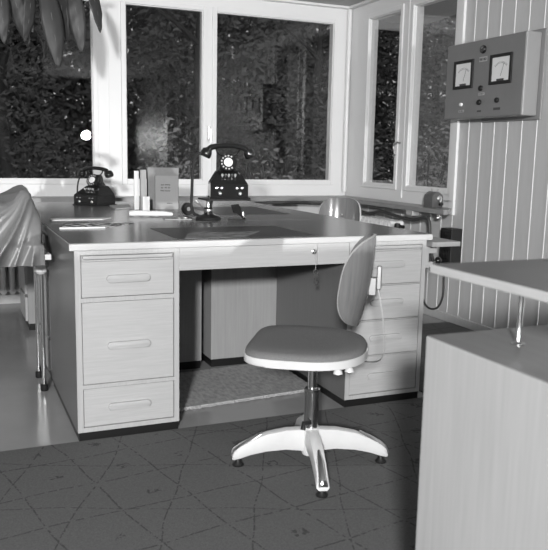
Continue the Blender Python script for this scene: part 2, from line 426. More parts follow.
# keys
t = thing('key_bunch', 'small bunch of keys on a string hanging from the centre drawer lock', 'keys')
obj('string', tube(bmesh.new(), spline([(.997, .002, .698), (.999, -.003, .66), (1.001, -.003, .625)], 4), .0012, 6), PAPERG, t)
ring = bmesh.new(); tube(ring, [(1.001+.011*cos(a*pi/8), -.003, .614+.011*sin(a*pi/8)) for a in range(17)], .0014, 6, cap=False); obj('ring', ring, STEEL, t, smooth=True)
for dx, ang, yy in ((-.006, -14, -.004), (.004, 9, -.001)):
    Mk = Matrix.Translation((1.001+dx, yy-.003, .604)) @ Matrix.Rotation(R(ang), 4, 'Y')
    b = bmesh.new(); lathe(b, [(.008, -.001), (.008, .001)], M=Mk @ Matrix.Translation((0, 0, -.006)) @ Matrix.Rotation(pi/2, 4, 'X'), seg=14)
    box(b, -.002, .002, -.001, .001, -.042, -.012, M=Mk); box(b, .002, .008, -.001, .001, -.041, -.030, M=Mk); obj('key', b, STEEL, t)

# ------------------------------------------------------------ swivel chair
def make_chair(name, label, full=True):
    """local axes: +y = facing direction, origin on the floor under the column"""
    t = thing(name, label, 'chair')
    base = bmesh.new(); lathe(base, [(.030, .045), (.034, .06), (.036, .125), (.031, .145)], seg=24); hub = obj('base', base, CREAM, t, smooth=True)
    for k in range(4):
        a = CH_ARM + k*pi/2; Mr = Matrix.Rotation(a, 4, 'Z')
        b = bmesh.new()
        prof = [(.02, .145, .060), (.09, .142, .066), (.16, .128, .060), (.215, .104, .048), (.25, .084, .036), (.272, .066, .030), (.279, .050, .031)]
        rings = []
        for i, (x, zt, zb) in enumerate(prof):
            w = .027-.006*i/6; wb = w*.62
            rings.append([b.verts.new((x, -wb, zb)), b.verts.new((x, wb, zb)), b.verts.new((x, w, zb+(zt-zb)*.45)), b.verts.new((x, w*.75, zt-.005)), b.verts.new((x, 0, zt)), b.verts.new((x, -w*.75, zt-.005)), b.verts.new((x, -w, zb+(zt-zb)*.45))])
        for p, q in zip(rings, rings[1:]):
            for j in range(7): b.faces.new((p[j], p[(j+1) % 7], q[(j+1) % 7], q[j]))
        b.faces.new(rings[0]); b.faces.new(rings[-1][::-1])
        bmesh.ops.transform(b, matrix=Mr, verts=b.verts)
        arm = obj('leg', b, CREAM, hub, smooth=True, ang=50)
        c = bmesh.new(); rr = []
        for (x, zt, zb) in [(.175, .1265, .118), (.215, .1075, .094), (.25, .0875, .068), (.275, .069, .050), (.284, .052, .042)]:
            w = .0155 if x > .18 else .006
            rr.append([c.verts.new((x, -w, zb+.004)), c.verts.new((x, w, zb+.004)), c.verts.new((x, w*.7, zt)), c.verts.new((x, 0, zt+.003)), c.verts.new((x, -w*.7, zt))])
        for p, q in zip(rr, rr[1:]):
            for j in range(5): c.faces.new((p[j], p[(j+1) % 5], q[(j+1) % 5], q[j]))
        c.faces.new(rr[0]); c.faces.new(rr[-1][::-1])
        bmesh.ops.transform(c, matrix=Mr, verts=c.verts); obj('foot_cap', c, CHROME, arm, smooth=True, ang=60)
        g = lathe(bmesh.new(), [(.020, .006), (.021, .010), (.012, .018), (.008, .034)], seg=18, M=Mr @ Matrix.Translation((.258, 0, 0))); obj('glide', g, RUBBER, arm, smooth=True)
    b = lathe(bmesh.new(), [(.0265, .143), (.028, .150), (.0265, .156), (.0265, .270), (.0285, .274), (.0285, .284), (.024, .288)], seg=28); colm = obj('column', b, CHROME, t, smooth=True)
    b = lathe(bmesh.new(), [(.0165, .285), (.0165, .392), (.03, .396), (.03, .405)], seg=24); obj('spindle', b, CHROME, colm, smooth=True)
    b = tube(bmesh.new(), [(-.03, .0, .17), (-.05, .02, .172), (-.058, .022, .15)], .009, 10); obj('height_knob', b, RUBBER, colm, smooth=True)
    # seat outline (local: y forward)
    P = []
    n = 72
    for k in range(n):
        a = 2*pi*k/n; ca, sa = cos(a), sin(a); e = 2.3 if sa < 0 else 4.5
        hw, hf = .236, (.205 if sa > 0 else .212)
        rr = (abs(ca/hw)**e+abs(sa/hf)**e)**(-1/e); P.append((rr*ca+SEAT_OFF[0], rr*sa+SEAT_OFF[1]))
    b = prism(bmesh.new(), P, .410, .437, bev=.006); pan = obj('seat_rim', b, CREAM, t, smooth=True)
    b = bmesh.new(); cx, cy = SEAT_OFF
    layers = [(.985, .4362), (.982, .443), (.955, .452), (.88, .457), (.6, .4575), (.3, .4555)]
    rings = [[b.verts.new((cx+(x-cx)*s, cy+(y-cy)*s, z)) for x, y in P] for s, z in layers]
    for p, q in zip(rings, rings[1:]):
        for j in range(n): b.faces.new((p[j], p[(j+1) % n], q[(j+1) % n], q[j]))
    b.faces.new(rings[-1]); b.faces.new(rings[0][::-1]); obj('seat', b, SEATF, t, smooth=True, ang=60)
    # fixings under the seat
    for dx, dy in ((-.155, -.10), (-.12, -.135)):
        g = lathe(bmesh.new(), [(.006, .385), (.016, .390), (.014, .398), (.008, .405)], (dx, dy, 0), 14); obj('wing_nut', g, CREAM, pan, smooth=True)
    # back spring: flat strap from under the seat, out and up
    sx = BACK[0]
    pts = spline([(sx, -.10, .400), (sx, -.18, .392), (sx, -.228, .398), (sx, -.245, .43), (sx, -.243, .49), (sx, -.232, .58), (sx, -.212, .67)], 8)
    b = bmesh.new(); rings = []
    for i, p in enumerate(pts):
        tt = (pts[min(i+1, len(pts)-1)]-pts[max(i-1, 0)]).normalized(); nn = Vector((1, 0, 0)).cross(tt)
        w = .009
        rings.append([b.verts.new(p+Vector((w, 0, 0))+nn*.002), b.verts.new(p-Vector((w, 0, 0))+nn*.002), b.verts.new(p-Vector((w, 0, 0))-nn*.002), b.verts.new(p+Vector((w, 0, 0))-nn*.002)])
    for p, q in zip(rings, rings[1:]):
        for j in range(4): b.faces.new((p[j], p[(j+1) % 4], q[(j+1) % 4], q[j]))
    b.faces.new(rings[0]); b.faces.new(rings[-1][::-1]); obj('back_spring', b, STEEL, t, smooth=True, ang=50)
    b = bmesh.new(); box(b, sx-.02, sx+.02, -.210, -.183, .63, .69, bev=.003); box(b, sx-.012, sx+.012, -.226, -.209, .65, .73, bev=.003); obj('back_bracket', b, STEEL, t)
    b = bmesh.new(); box(b, sx-.014, sx+.014, -.190, -.168, .404, .442, bev=.006); obj('seat_clip', b, WHITE, pan)
    # backrest: oval bent plywood sheet wrapped round the sitter
    NU, NV = 36, 24; th = .009
    def pt(u, v, off):     # u,v in disc
        ph = u*R(BW); z = BZ+v*BH; rad = BR+off
        lean = -BL*v - .012*(1-v*v)+.012
        return Vector((sx+rad*sin(ph), BY+BR-rad*cos(ph)+lean, z))
    def disc(i, j):        # i ring, j angle
        r = i/10; a = 2*pi*j/64
        e = 2.6; ca, sa = cos(a), sin(a); k = (abs(ca)**e+abs(sa)**e)**(-1/e)
        return r*k*ca, r*k*sa
    b = bmesh.new(); sheets = []
    for off in (th/2, -th/2):
        rows = [[b.verts.new(pt(0, 0, off))]]
        for i in range(1, 11): rows.append([b.verts.new(pt(*disc(i, j), off)) for j in range(64)])
        for j in range(64): b.faces.new((rows[0][0], rows[1][j], rows[1][(j+1) % 64]))
        for i in range(1, 10):
            for j in range(64): b.faces.new((rows[i][j], rows[i+1][j], rows[i+1][(j+1) % 64], rows[i][(j+1) % 64]))
        sheets.append(rows[-1])
    for j in range(64):
        f = b.faces.new((sheets[0][j], sheets[0][(j+1) % 64], sheets[1][(j+1) % 64], sheets[1][j])); f.material_index = 1
    bk = obj('backrest', b, PLY, t, smooth=True, ang=45); bk.data.materials.append(PLYE)
    for dz in (-.02, .03):
        g = lathe(bmesh.new(), [(.006, 0), (.006, .002), (.003, .004)], M=Matrix.Translation((sx, BY+.010-BL*dz/BH, BZ+dz)) @ Matrix.Rotation(-pi/2, 4, 'X'), seg=12); obj('screw', g, STEEL, bk, smooth=True)
    return t
# facing direction of near chair: (-.84,.54); base legs along (-.96,.28) and (-.28,-.96)
FACE = math.atan2(.54, -.84)                 # world angle of +y local
RZ = FACE-pi/2-.0
CH_ARM = math.atan2(.28, -.96)-RZ-.02
SEAT_OFF = (.022, .022)
BACK = (0.0, 0); BW, BR, BH, BZ, BY, BL = 63, .17, .154, .682, -.188, .022
ch = make_chair('swivel_chair', 'armless swivel chair with grey seat pad and curved plywood back, in front of the desk')
ch.location = (.753, -.4955, .0); ch.rotation_euler = (0, 0, RZ); ch.location.z = .0
ch2 = copy_tree(ch); ch2.location = (2.03, 1.77, 0); ch2.rotation_euler = (0, 0, R(138)); ch2.scale = (1, 1, .965)
ch2['label'] = 'second swivel chair beyond the desks, only its curved back showing below the window sill'

# ------------------------------------------------------------ right foreground: counter C on posts over cabinet D
t = thing('low_cabinet', 'tall oak-sided low cabinet in the right foreground, under the raised counter', 'cabinet')
b = bmesh.new(); box(b, .430, 1.90, -2.60, -1.618, .06, .7593, bev=.0015); obj('body', b, mat('oak_cabinet_grain', .40, .42, .4, var=.07, scale=(160, 110, 4)), t)
obj('cabinet_top', B(.4315, 1.8985, -2.5985, -1.6195, .7594, .7608), mat('cabinet_top_oak', .17, .3, .5, var=.12, scale=(45, 5, 5)), t)
obj('plinth', B(.44, 1.89, -2.59, -1.63, .007, .06), PLINTH, t)
t = thing('raised_counter', 'raised counter with dark top and pale wooden edge, on metal posts above the cabinet', 'counter')
b = bmesh.new(); box(b, .425, 1.905, -2.60, -1.625, .883, .8988, bev=.0015); obj('counter_edge', b, WOODY, t)
obj('counter_top', B(.4285, 1.9015, -2.5965, -1.6285, .8989, .9), mat('counter_linoleum', .085, .3, .5, var=.06), t)
for y in (-1.73, -2.45):
    for x in (.553, 1.75):
        b = lathe(bmesh.new(), [(.013, .7612), (.013, .7625), (.006, .764), (.004, .767), (.004, .83), (.0052, .835), (.0052, .8825)], (x, y, 0), 20); obj('post', b, CHROME, t, smooth=True)
t = thing('ledger', 'grey ledger lying at the back of the raised counter, cut by the picture edge', 'book')
b = bmesh.new(); box(b, .640, .80, -1.90, -1.69, .910, .922, bev=.002); obj('cover', b, BOOKG, t)
obj('pages', B(.645, .797, -1.895, -1.695, .9005, .9105), PAPERG, t)

# ------------------------------------------------------------ telephones
def make_phone(label, loc, rz):
    t = thing('telephone', label, 'telephone', loc, rz)
    b = bmesh.new()
    # lower box with a hipped sloping top
    lv = [(.105, -.10, .10, 0.), (.105, -.10, .10, .076), (.066, -.018, .082, .140), (.06, -.012, .076, .145)]
    rings = []
    for w, y0, y1, z in lv: rings.append([b.verts.new(p) for p in ((-w, y0, z), (w, y0, z), (w, y1, z), (-w, y1, z))])
    for p, q in zip(rings, rings[1:]):
        for j in range(4): b.faces.new((p[j], p[(j+1) % 4], q[(j+1) % 4], q[j]))
    b.faces.new(rings[0][::-1]); b.faces.new(rings[-1])
    bmesh.ops.bevel(b, geom=list(b.edges), offset=.003, segments=2, affect='EDGES')
    box(b, -.112, .118, -.108, .106, -.004, .004, bev=.0015)
    body = obj('housing', b, BLACK, t)
    # neck
    b = bmesh.new(); rings = []
    for w, y0, y1, z in ((.055, -.015, .075, .146), (.042, -.008, .066, .17), (.036, .0, .06, .215), (.030, .008, .052, .232)):
        P = rrect(-w, w, y0, y1, .018, 4); rings.append([b.verts.new((x, y, z)) for x, y in P])
    n = len(rings[0])
    for p, q in zip(rings, rings[1:]):
        for j in range(n): b.faces.new((p[j], p[(j+1) % n], q[(j+1) % n], q[j]))
    b.faces.new(rings[0][::-1]); b.faces.new(rings[-1]); obj('neck', b, BLACK, t, smooth=True)
    Md = Matrix.Translation((0, -.020, .190)) @ Matrix.Rotation(R(70), 4, 'X')
    d = obj('dial', lathe(bmesh.new(), [(.048, -.014), (.051, .0), (.049, .004), (.022, .005)], M=Md, seg=36), BLACK, t, smooth=True)
    obj('dial_centre', lathe(bmesh.new(), [(.025, .005), (.025, .0075), (.023, .0085)], M=Md, seg=28), PAPER, d, smooth=True)
    b = bmesh.new()
    for k in range(10):
        a = R(60+k*27); lathe(b, [(.0052, .0046), (.0052, .0056)], M=Md @ Matrix.Translation((.037*cos(a), .037*sin(a), 0)), seg=12)
    obj('finger_holes', b, PAPERG, d)
    # keys on the slope
    Ms = Matrix.Translation((0, -.064, .106)) @ Matrix.Rotation(R(38), 4, 'X')
    for k in range(5):
        b = bmesh.new(); x = -.036+k*.018
        lathe(b, [(.0035, 0), (.0035, .006), (.0065, .008), (.0065, .016), (.005, .018)], M=Ms @ Matrix.Translation((x, .012, .0)), seg=14)
        obj('line_key', b, CHROME if k % 2 else PAPERG, t, smooth=True)
    for x in (-.04, .04):
        for dx in (-.014, .014):
            b = lathe(bmesh.new(), [(.008, 0), (.008, .005), (.005, .009), (0, .010)], M=Matrix.Translation((x*1.4+dx, -.1005, .054)) @ Matrix.Rotation(pi/2, 4, 'X'), seg=16)
            obj('signal_lamp', b, CHROME, t, smooth=True)
        b = lathe(bmesh.new(), [(.010, 0), (.010, .004), (.006, .008), (0, .009)], M=Matrix.Translation((x*1.4+.004, -.1005, .026)) @ Matrix.Rotation(pi/2, 4, 'X'), seg=16)
        obj('switch_knob', b, STEEL, t, smooth=True)
    # cradle
    for s in (-1, 1):
        b = tube(bmesh.new(), spline([(s*.022, .02, .225), (s*.045, .015, .232), (s*.062, .012, .250), (s*.068, .012, .272)], 6), .0042, 8); obj('cradle_fork', b, BLACK, t, smooth=True)
    # handset
    h = bmesh.new(); pts = spline([(-.112, .012, .246), (-.095, .012, .268), (-.05, .012, .279), (0, .012, .282), (.05, .012, .279), (.095, .012, .268), (.112, .012, .246)], 6)
    tube(h, pts, [.019-.005*sin(pi*i/(len(pts)-1)) for i in range(len(pts))], 14)
    hs = obj('handset', h, BLACK, t, smooth=True)
    for s in (-1, 1):
        b = lathe(bmesh.new(), [(.012, .016), (.027, .005), (.0315, -.012), (.0315, -.030), (.026, -.037)], M=Matrix.Translation((s*.115, .012, .252)) @ Matrix.Rotation(R(-s*24), 4, 'Y'), seg=24)
        obj('earpiece' if s < 0 else 'mouthpiece', b, BLACK, hs, smooth=True)
    return t
ph1 = make_phone('black desk telephone with dial and keys, standing on the desk below the left window', (.45, 2.02, .7642), R(-50))
ph1.scale = (.88, .88, .80)
b = tube(bmesh.new(), spline([(-.125, .01, .235), (-.150, .0, .16), (-.155, .0, .06), (-.165, .05, .012), (-.13, .09, .006), (-.10, .11, .02)], 8), .0055, 8); obj('handset_cord', b, CORD, ph1, smooth=True)
ph2 = make_phone('black key telephone raised on a swivel stand, in front of the middle window', (.918, .86, .8744), R(-14))
ph2.scale = (.9, .9, .93)
b = tube(bmesh.new(), spline([(-.128, .01, .235), (-.165, .0, .232), (-.192, .02, .18), (-.200, .04, .02), (-.198, .07, -.075), (-.165, .07, -.107), (-.115, .05, -.108), (-.10, .0, -.085), (-.095, -.055, -.02), (-.07, -.08, .03), (-.06, -.095, .02)], 8), .0085, 8); obj('handset_cord', b, CORD, ph2, smooth=True)
# stand under phone 2
t = thing('telephone_stand', 'round-footed swivel stand carrying the telephone above the desk', 'stand', (.815, .86, .7605))
obj('foot', lathe(bmesh.new(), [(.064, 0), (.066, .006), (.062, .014), (.045, .022), (.028, .028), (.024, .03)], seg=32), BLACKM, t, smooth=True)
obj('collar', lathe(bmesh.new(), [(.023, .029), (.023, .060), (.018, .066)], seg=24), BLACK, t, smooth=True)
obj('ring', lathe(bmesh.new(), [(.0235, .042), (.0245, .046), (.0245, .054), (.0235, .056)], seg=24), CHROME, t, smooth=True)
obj('post', lathe(bmesh.new(), [(.012, .064), (.010, .085), (.010, .1005)], seg=18), STEEL, t, smooth=True)
b = bmesh.new(); box(b, -.03, .20, -.08, .08, .1007, .1095, bev=.002); obj('platform', b, BLACKM, t)
b = tube(bmesh.new(), spline([(-.02, -.02, .04), (-.05, -.045, .075), (-.07, -.05, .09), (-.082, -.05, .105)], 5), .003, 8); obj('catch_lever', b, STEEL, t, smooth=True)

# ------------------------------------------------------------ things on the desks
def book(name, label, x, y, z, w, d, h, rz, cover, pages=PAPER, lean=0, group=None):
    """w = thickness along local x, d = depth along y, h = height; spine at -y"""
    t = thing(name, label, 'book', (x, y, z), rz, group); t.rotation_euler = (0, lean, rz)
    b = bmesh.new(); box(b, -w/2, -w/2+.0025, 0, d, 0, h); box(b, w/2-.0025, w/2, 0, d, 0, h); box(b, -w/2, w/2, -.002, .0015, 0, h, bev=.0008); obj('cover', b, cover, t)
    obj('pages', B(-w/2+.0027, w/2-.0027, .002, d-.004, .003, h-.003), pages, t); return t
ZT = .7605
book('book', 'slim white book, leftmost of the standing row on the rear desk', .620, 1.60, ZT, .026, .16, .225, R(-12), PAPER)
book('book', 'grey standing book, between the slim white one and the tall wide one', .655, 1.58, ZT, .034, .16, .232, R(-12), BOOKM)
book('book', 'tall wide grey book standing face on, behind the small titled book', .704, 1.682, ZT, .040, .185, .245, R(-97), BOOKG)
t = book('book', 'smaller pale book with a printed title, leaning at the front of the row', .735, 1.615, ZT, .018, .136, .198, R(-97), BOOKL)
b = bmesh.new()
def dash(b, y0, y1, z, h): box(b, .0091, .0095, y0, y1, z-h/2, z+h/2)
for z, cuts in ((.145, (.033, .052, .056, .088)), (.128, (.033, .049, .056, .071, .075, .088)), (.110, (.030, .054, .057, .090))):
    for k in range(0, len(cuts), 2):
        y = cuts[k]
        while y < cuts[k+1]-.003:
            dash(b, y, y+.003, z+random.uniform(-.001, .001), random.uniform(.005, .009)); y += .0045
y = .068
while y < .098: dash(b, y, y+.003, .036, .005); y += .0042
obj('title', b, INK, t)
t = thing('card_box', 'small white card box standing in front of the grey book', 'box', (.652, 1.50, ZT), R(-8))
obj('front', B(-.020, .020, 0, .012, 0, .082, bev=.002), PAPER, t)
b = tube(bmesh.new(), spline([(-.12, 0, .016), (-.06, .003, .017), (0, -.003, .016), (.06, .002, .015), (.105, -.004, .013)], 6), [.016, .019, .020, .021, .020, .02, .021, .019, .02, .021, .02, .019, .02, .02, .021, .019, .018, .018, .017, .017, .016, .015, .014, .012, .008], 12, flat=.75)
o = obj('rolled_cloth', b, PAPER, smooth=True); o.location = (.585, 1.09, .762); o.rotation_euler = (0, 0, R(-14)); tag(o, 'white rolled cloth lying in front of the standing books', 'cloth')
# map and papers, left on the front desk
def sheet(name, label, poly, z, m, h=.0012, cat='paper'):
    return tag(obj(name, prism(bmesh.new(), poly, z, z+h), m), label, cat)
sheet('printed_map', 'printed map spread on the left of the front desk top', [(.045, .575), (.255, .575), (.42, .77), (.10, .79)], .7605, MAP, .0012, 'map')
b = bmesh.new(); box(b, .04, .235, .545, .565, .7605, .7665, bev=.001); tag(obj('paper_strip', b, PAPER), 'long white paper strip along the front of the map', 'paper')
sheet('paper_sheet', 'white sheet of paper behind the map on the left rear desk', [(.06, .96), (.30, .96), (.36, 1.05), (.06, 1.05)], .7607, PAPER, .003)
sheet('magazine', 'thin pale magazine lying flat between the phone and the standing books', [(.50, 1.62), (.61, 1.70), (.66, 1.98), (.52, 1.90)], .7607, PAPERG, .006, 'magazine')
sheet('document', 'printed document lying on the dark writing pad of the front desk', [(.455, .065), (.72, .075), (.86, .27), (.535, .265)], .7614, PRINT, .0008, 'document')
sheet('folder', 'light folder edge under the round foot of the telephone stand, left of it', [(.60, .90), (.735, .88), (.74, 1.00), (.62, 1.02)], .7605, PAPERG, .003, 'folder')
# tape reel, scissors, stapler
t = thing('tape_roll', 'dark round tape roll standing behind the cord, beside the standing books', 'tape', (.80, 1.17, .7605), R(10))
obj('wheel', lathe(bmesh.new(), [(.012, -.012), (.032, -.012), (.034, -.008), (.034, .008), (.032, .012), (.012, .012)], M=Matrix.Translation((0, 0, .034)) @ Matrix.Rotation(pi/2, 4, 'X'), seg=28), BLACKM, t, smooth=True)
obj('hub', lathe(bmesh.new(), [(.011, -.014), (.011, .014)], M=Matrix.Translation((0, 0, .034)) @ Matrix.Rotation(pi/2, 4, 'X'), seg=20), STEEL, t, smooth=True)
t = thing('scissors', 'small metal scissors lying open beside the stand foot', 'scissors', (.69, .965, .7638), R(20))
for s in (-1, 1):
    b = bmesh.new(); Mx = Matrix.Rotation(R(s*14), 4, 'Z')
    prism(b, [(-.003, 0), (.003, 0), (.0045, .05), (0, .075), (-.003, .05)], .0+(.002 if s > 0 else 0), .0018+(.002 if s > 0 else 0), M=Mx)
    tube(b, [Mx @ Vector((s*.010+.013*cos(a*pi/8), -.03+.017*sin(a*pi/8), .003)) for a in range(17)], .003, 6, cap=False)
    tube(b, [Mx @ Vector((0, .0, .002)), Mx @ Vector((s*.008, -.014, .003))], .003, 6)
    obj('blade', b, STEEL, t, smooth=True)
t = thing('stapler', 'small black stapler tilted upright, right of the telephone stand foot', 'stapler', (.945, .80, .7605), R(-15))
b = bmesh.new(); box(b, -.045, .045, -.014, .014, 0, .008, bev=.003); obj('base_plate', b, BLACKM, t)
P = [(-.030, .078), (.012, .084), (.014, .070), (.026, .056), (.044, .030), (.046, .010), (.030, .008), (.022, .026), (.0, .036), (-.018, .042), (-.020, .062)]
b = prism(bmesh.new(), P, -.013, .013, bev=.003, M=Matrix.Rotation(pi/2, 4, 'X')); obj('body', b, BLACK, t, smooth=True)

# ------------------------------------------------------------ left: covered machine on its small table
t = thing('machine_table', 'small machine table on a chrome leg, under the draped cover at the left edge', 'table')
obj('tabletop', B(-.62, -.003, .50, .95, .634, .658, bev=.003), WHITE, t)
for x, y in ((-.026, .70), (-.59, .70), (-.026, .92), (-.59, .92)):
    b = lathe(bmesh.new(), [(.010, .02), (.010, .60)], (x, y, 0), 18); lg = obj('leg', b, CHROME, t, smooth=True)
    obj('foot', lathe(bmesh.new(), [(.015, 0), (.017, .004), (.017, .028), (.0125, .032)], (x, y, 0), 18), RUBBER, lg, smooth=True)
    obj('socket', lathe(bmesh.new(), [(.017, .545), (.026, .556), (.027, .6335)], (x, y, 0), 18), CREAM, lg, smooth=True)
# draped cover: folds fan out from the raised right-hand corner of the machine
b = bmesh.new(); n = 320; rings = []
cx, cy = -.325, .735
prof = [(0, .915), (.3, .912), (.55, .908), (.74, .905), (.84, .900), (.90, .885), (.94, .86), (.965, .83), (.98, .80), (.99, .77), (1.0, .74), (1.006, .71), (1.012, .68), (1.016, .655), (1.02, .63), (1.022, .614)]
prof = [prof[0], prof[1]]+[(a[0]+(c[0]-a[0])*t/4, a[1]+(c[1]-a[1])*t/4) for a, c in zip(prof[1:], prof[2:]) for t in (1, 2, 3, 4)]
ax, az = -.03, .99
for i, (s_, z) in enumerate(prof):
    if s_ == 0: rings.append([b.verts.new((cx, cy, z))]); continue
    ring = []
    for k in range(n):
        a = 2*pi*k/n; e = 5; hx, hy = .288, .238
        rr = (abs(cos(a)/hx)**e+abs(sin(a)/hy)**e)**(-1/e)*s_
        x_, y_ = cx+rr*cos(a), cy+rr*sin(a)
        drop = max(0., (.905-z)/.3)
        th_ = math.atan2(az-z, ax-x_+.02 if x_ < ax else .02)          # angle round the fan point
        w_ = (1-abs(sin(th_*8.5+.9)))**1.5 + .35*(1-abs(sin(th_*14+2.0)))**2
        amp = (.008+.058*min(1, drop*1.6))*(.35+.65*min(1, (ax-x_+.05)/.15))
        out = Vector((cos(a), sin(a)))
        if sin(a) < 0: out = Vector((0, -1)) if abs(cos(a)/hx)**e < abs(sin(a)/hy)**e else out
        x_ += out.x*w_*amp*.6; y_ += out.y*w_*amp
        zz = z-.035*min(1, max(0, (-.05-x_)/.3))*(1-drop)+.012*sin(x_*38+y_*21)*max(0, 1-drop*3)+.030*math.exp(-((x_+.085)/.045)**2)*(1-min(1, drop))
        hem = .004*max(0, drop-.9)*sin(x_*40)*3
        if z < .70 and sin(a) < -.3 and x_ > cx-hx*.9: y_ = min(y_, .490)
        ring.append(b.verts.new((min(x_, -.004), y_, zz+hem)))
    rings.append(ring)
for k in range(n): b.faces.new((rings[0][0], rings[1][k], rings[1][(k+1) % n]))
for p, q in zip(rings[1:], rings[2:]):
    for k in range(n): b.faces.new((p[k], q[k], q[(k+1) % n], p[(k+1) % n]))
o = obj('dust_cover', b, CLOTH, smooth=True, ang=180)
tag(o, 'shiny grey plastic dust cover draped over a machine at the left edge', 'cover')

# ------------------------------------------------------------ radiators
def radiator(label, axis, a0, a1, pos, z0, z1, m=RAD):
    t = thing('radiator', label, 'radiator'); n = int((a1-a0)/.06)
    for k in range(n):
        a = a0+(k+.5)*(a1-a0)/n; b = bmesh.new(); dpt = .12
        for c in (-.042, .042):
            p = [(a, pos+c, z0+.02), (a, pos+c, z1-.02)] if axis == 'x' else [(pos+c, a, z0+.02), (pos+c, a, z1-.02)]
            tube(b, p, .019, 10)
        for z in (z0+.02, z1-.02):
            q = [(a, pos-.055, z), (a, pos+.055, z)] if axis == 'x' else [(pos-.055, a, z), (pos+.055, a, z)]
            tube(b, q, .024, 10)
        obj('section', b, m, t, smooth=True)
    b = bmesh.new()
    for z in (z0+.02, z1-.02):
        tube(b, [(a0, pos, z), (a1, pos, z)] if axis == 'x' else [(pos, a0, z), (pos, a1, z)], .014, 10)
    obj('header', b, m, t, smooth=True); return t
radiator('white ribbed radiator on the window wall at the left, below the dust cover', 'x', -1.0, .26, 2.735, .10, .66)
t = radiator('white ribbed radiator under the right window, its top showing above the desks', 'y', 1.88, 2.60, 2.60, .12, .635)
b = bmesh.new(); tube(b, [(2.60, 1.88, .60), (2.60, 1.80, .60)], .012, 8); lathe(b, [(0, -.02), (.02, -.018), (.024, 0), (.02, .02), (0, .022)], (2.56, 1.82, .605), 14)
obj('valve', b, BLACKM, t, smooth=True)

# ------------------------------------------------------------ on and under the sill
ZS = F0-.03
t = thing('pencil_sharpener', 'domed metal pencil sharpener clamped to the end of the window sill', 'sharpener', (2.585, 1.43, ZS), R(0))
b = bmesh.new(); P = [(-.043, 0), (.043, 0), (.043, .060)]+[(.043*cos(R(a)), .060+.046*sin(R(a))) for a in range(10, 180, 10)]+[(-.043, .060)]
prism(b, P, -.055, .045, bev=.006, M=Matrix.Rotation(pi/2, 4, 'X')); bd = obj('housing', b, mat('sharpener_enamel', .09, .3, .5), t, smooth=True)
obj('guide', lathe(bmesh.new(), [(.020, 0), (.020, .010), (.012, .014), (0, .014)], M=Matrix.Translation((.008, -.045, .062)) @ Matrix.Rotation(pi/2, 4, 'X'), seg=20), CHROME, t, smooth=True)
obj('crank', tube(bmesh.new(), [(.008, -.06, .062), (.012, -.068, .062), (.004, -.07, .03)], .006, 10), CHROME, t, smooth=True)
obj('crank_knob', lathe(bmesh.new(), [(.012, 0), (.012, .018), (.007, .022)], M=Matrix.Translation((.004, -.07, .028)) @ Matrix.Rotation(pi/2, 4, 'X'), seg=16), BLACKM, t, smooth=True)
obj('pencil_rest', tube(bmesh.new(), [(-.01, .0, .10), (-.022, .0, .128)], .003, 6), STEEL, t)
obj('pencil_rest', tube(bmesh.new(), [(.02, .0, .10), (.035, .0, .122)], .003, 6), STEEL, t)
cl = obj('clamp', tube(bmesh.new(), [(-.02, -.20+.0, -.038), (-.02, -.20, -.06)], .005, 8), STEEL, t)
cl.location = (0.02, .13, 0)
cw = obj('clamp_screw', lathe(bmesh.new(), [(.008, -.072), (.020, -.066), (.020, -.058), (.008, -.052), (.007, -.0335)], (-.005, -.06, 0), 14), STEEL, t, smooth=True)
o = tag(obj('wire_hook', tube(bmesh.new(), [(2.640, 1.41, .815), (2.6815, 1.32, .815)], .0025, 6), STEEL), 'thin wire arm behind the sharpener at the window casing', 'wire')
# cable under the sill
b = tube(bmesh.new(), spline([(.9, 2.638, .70), (1.5, 2.638, .705), (1.75, 2.638, .715), (2.0, 2.64, .725), (2.3, 2.62, .722), (2.47, 2.56, .715), (2.535, 2.42, .69), (2.55, 2.27, .668), (2.55, 2.16, .675), (2.55, 2.05, .695), (2.555, 1.93, .688), (2.56, 1.78, .672), (2.56, 1.62, .668), (2.56, 1.50, .692), (2.565, 1.45, .685), (2.565, 1.43, .62), (2.57, 1.42, .50), (2.60, 1.42, .40)], 8), .012, 10)
tag(obj('sill_cable', b, CABLE, smooth=True), 'thick dark cable slung below the window sill and down at its end', 'cable')
b = bmesh.new(); box(b, 2.50, 2.56, 1.55, 1.63, .703, .7355, bev=.003); tag(obj('cable_clip', b, PAPERG), 'small pale clip holding the cable under the sill', 'clip')
b = tube(bmesh.new(), spline([(2.655, 1.36, .405), (2.655, 1.365, .30), (2.66, 1.37, .18), (2.665, 1.42, .09), (2.665, 1.50, .055), (2.665, 1.58, .075), (2.665, 1.64, .16)], 8), .007, 8)
tag(obj('wall_cable', b, CABLE, smooth=True), 'dark cable looping down the panelled wall below the black box', 'cable')
t = thing('wall_box', 'black box mounted on the panelled wall behind the oak flap', 'box')
b = bmesh.new(); box(b, 2.592, 2.680, 1.225, 1.345, .405, .64, bev=.004); obj('case', b, BLACKM, t)
b = bmesh.new(); box(b, 2.586, 2.592, 1.235, 1.335, .415, .63, bev=.002)
for k in range(5): box(b, 2.583, 2.5865, 1.25+.016*k, 1.258+.016*k, .44, .50)
obj('cover', b, BLACK, t)

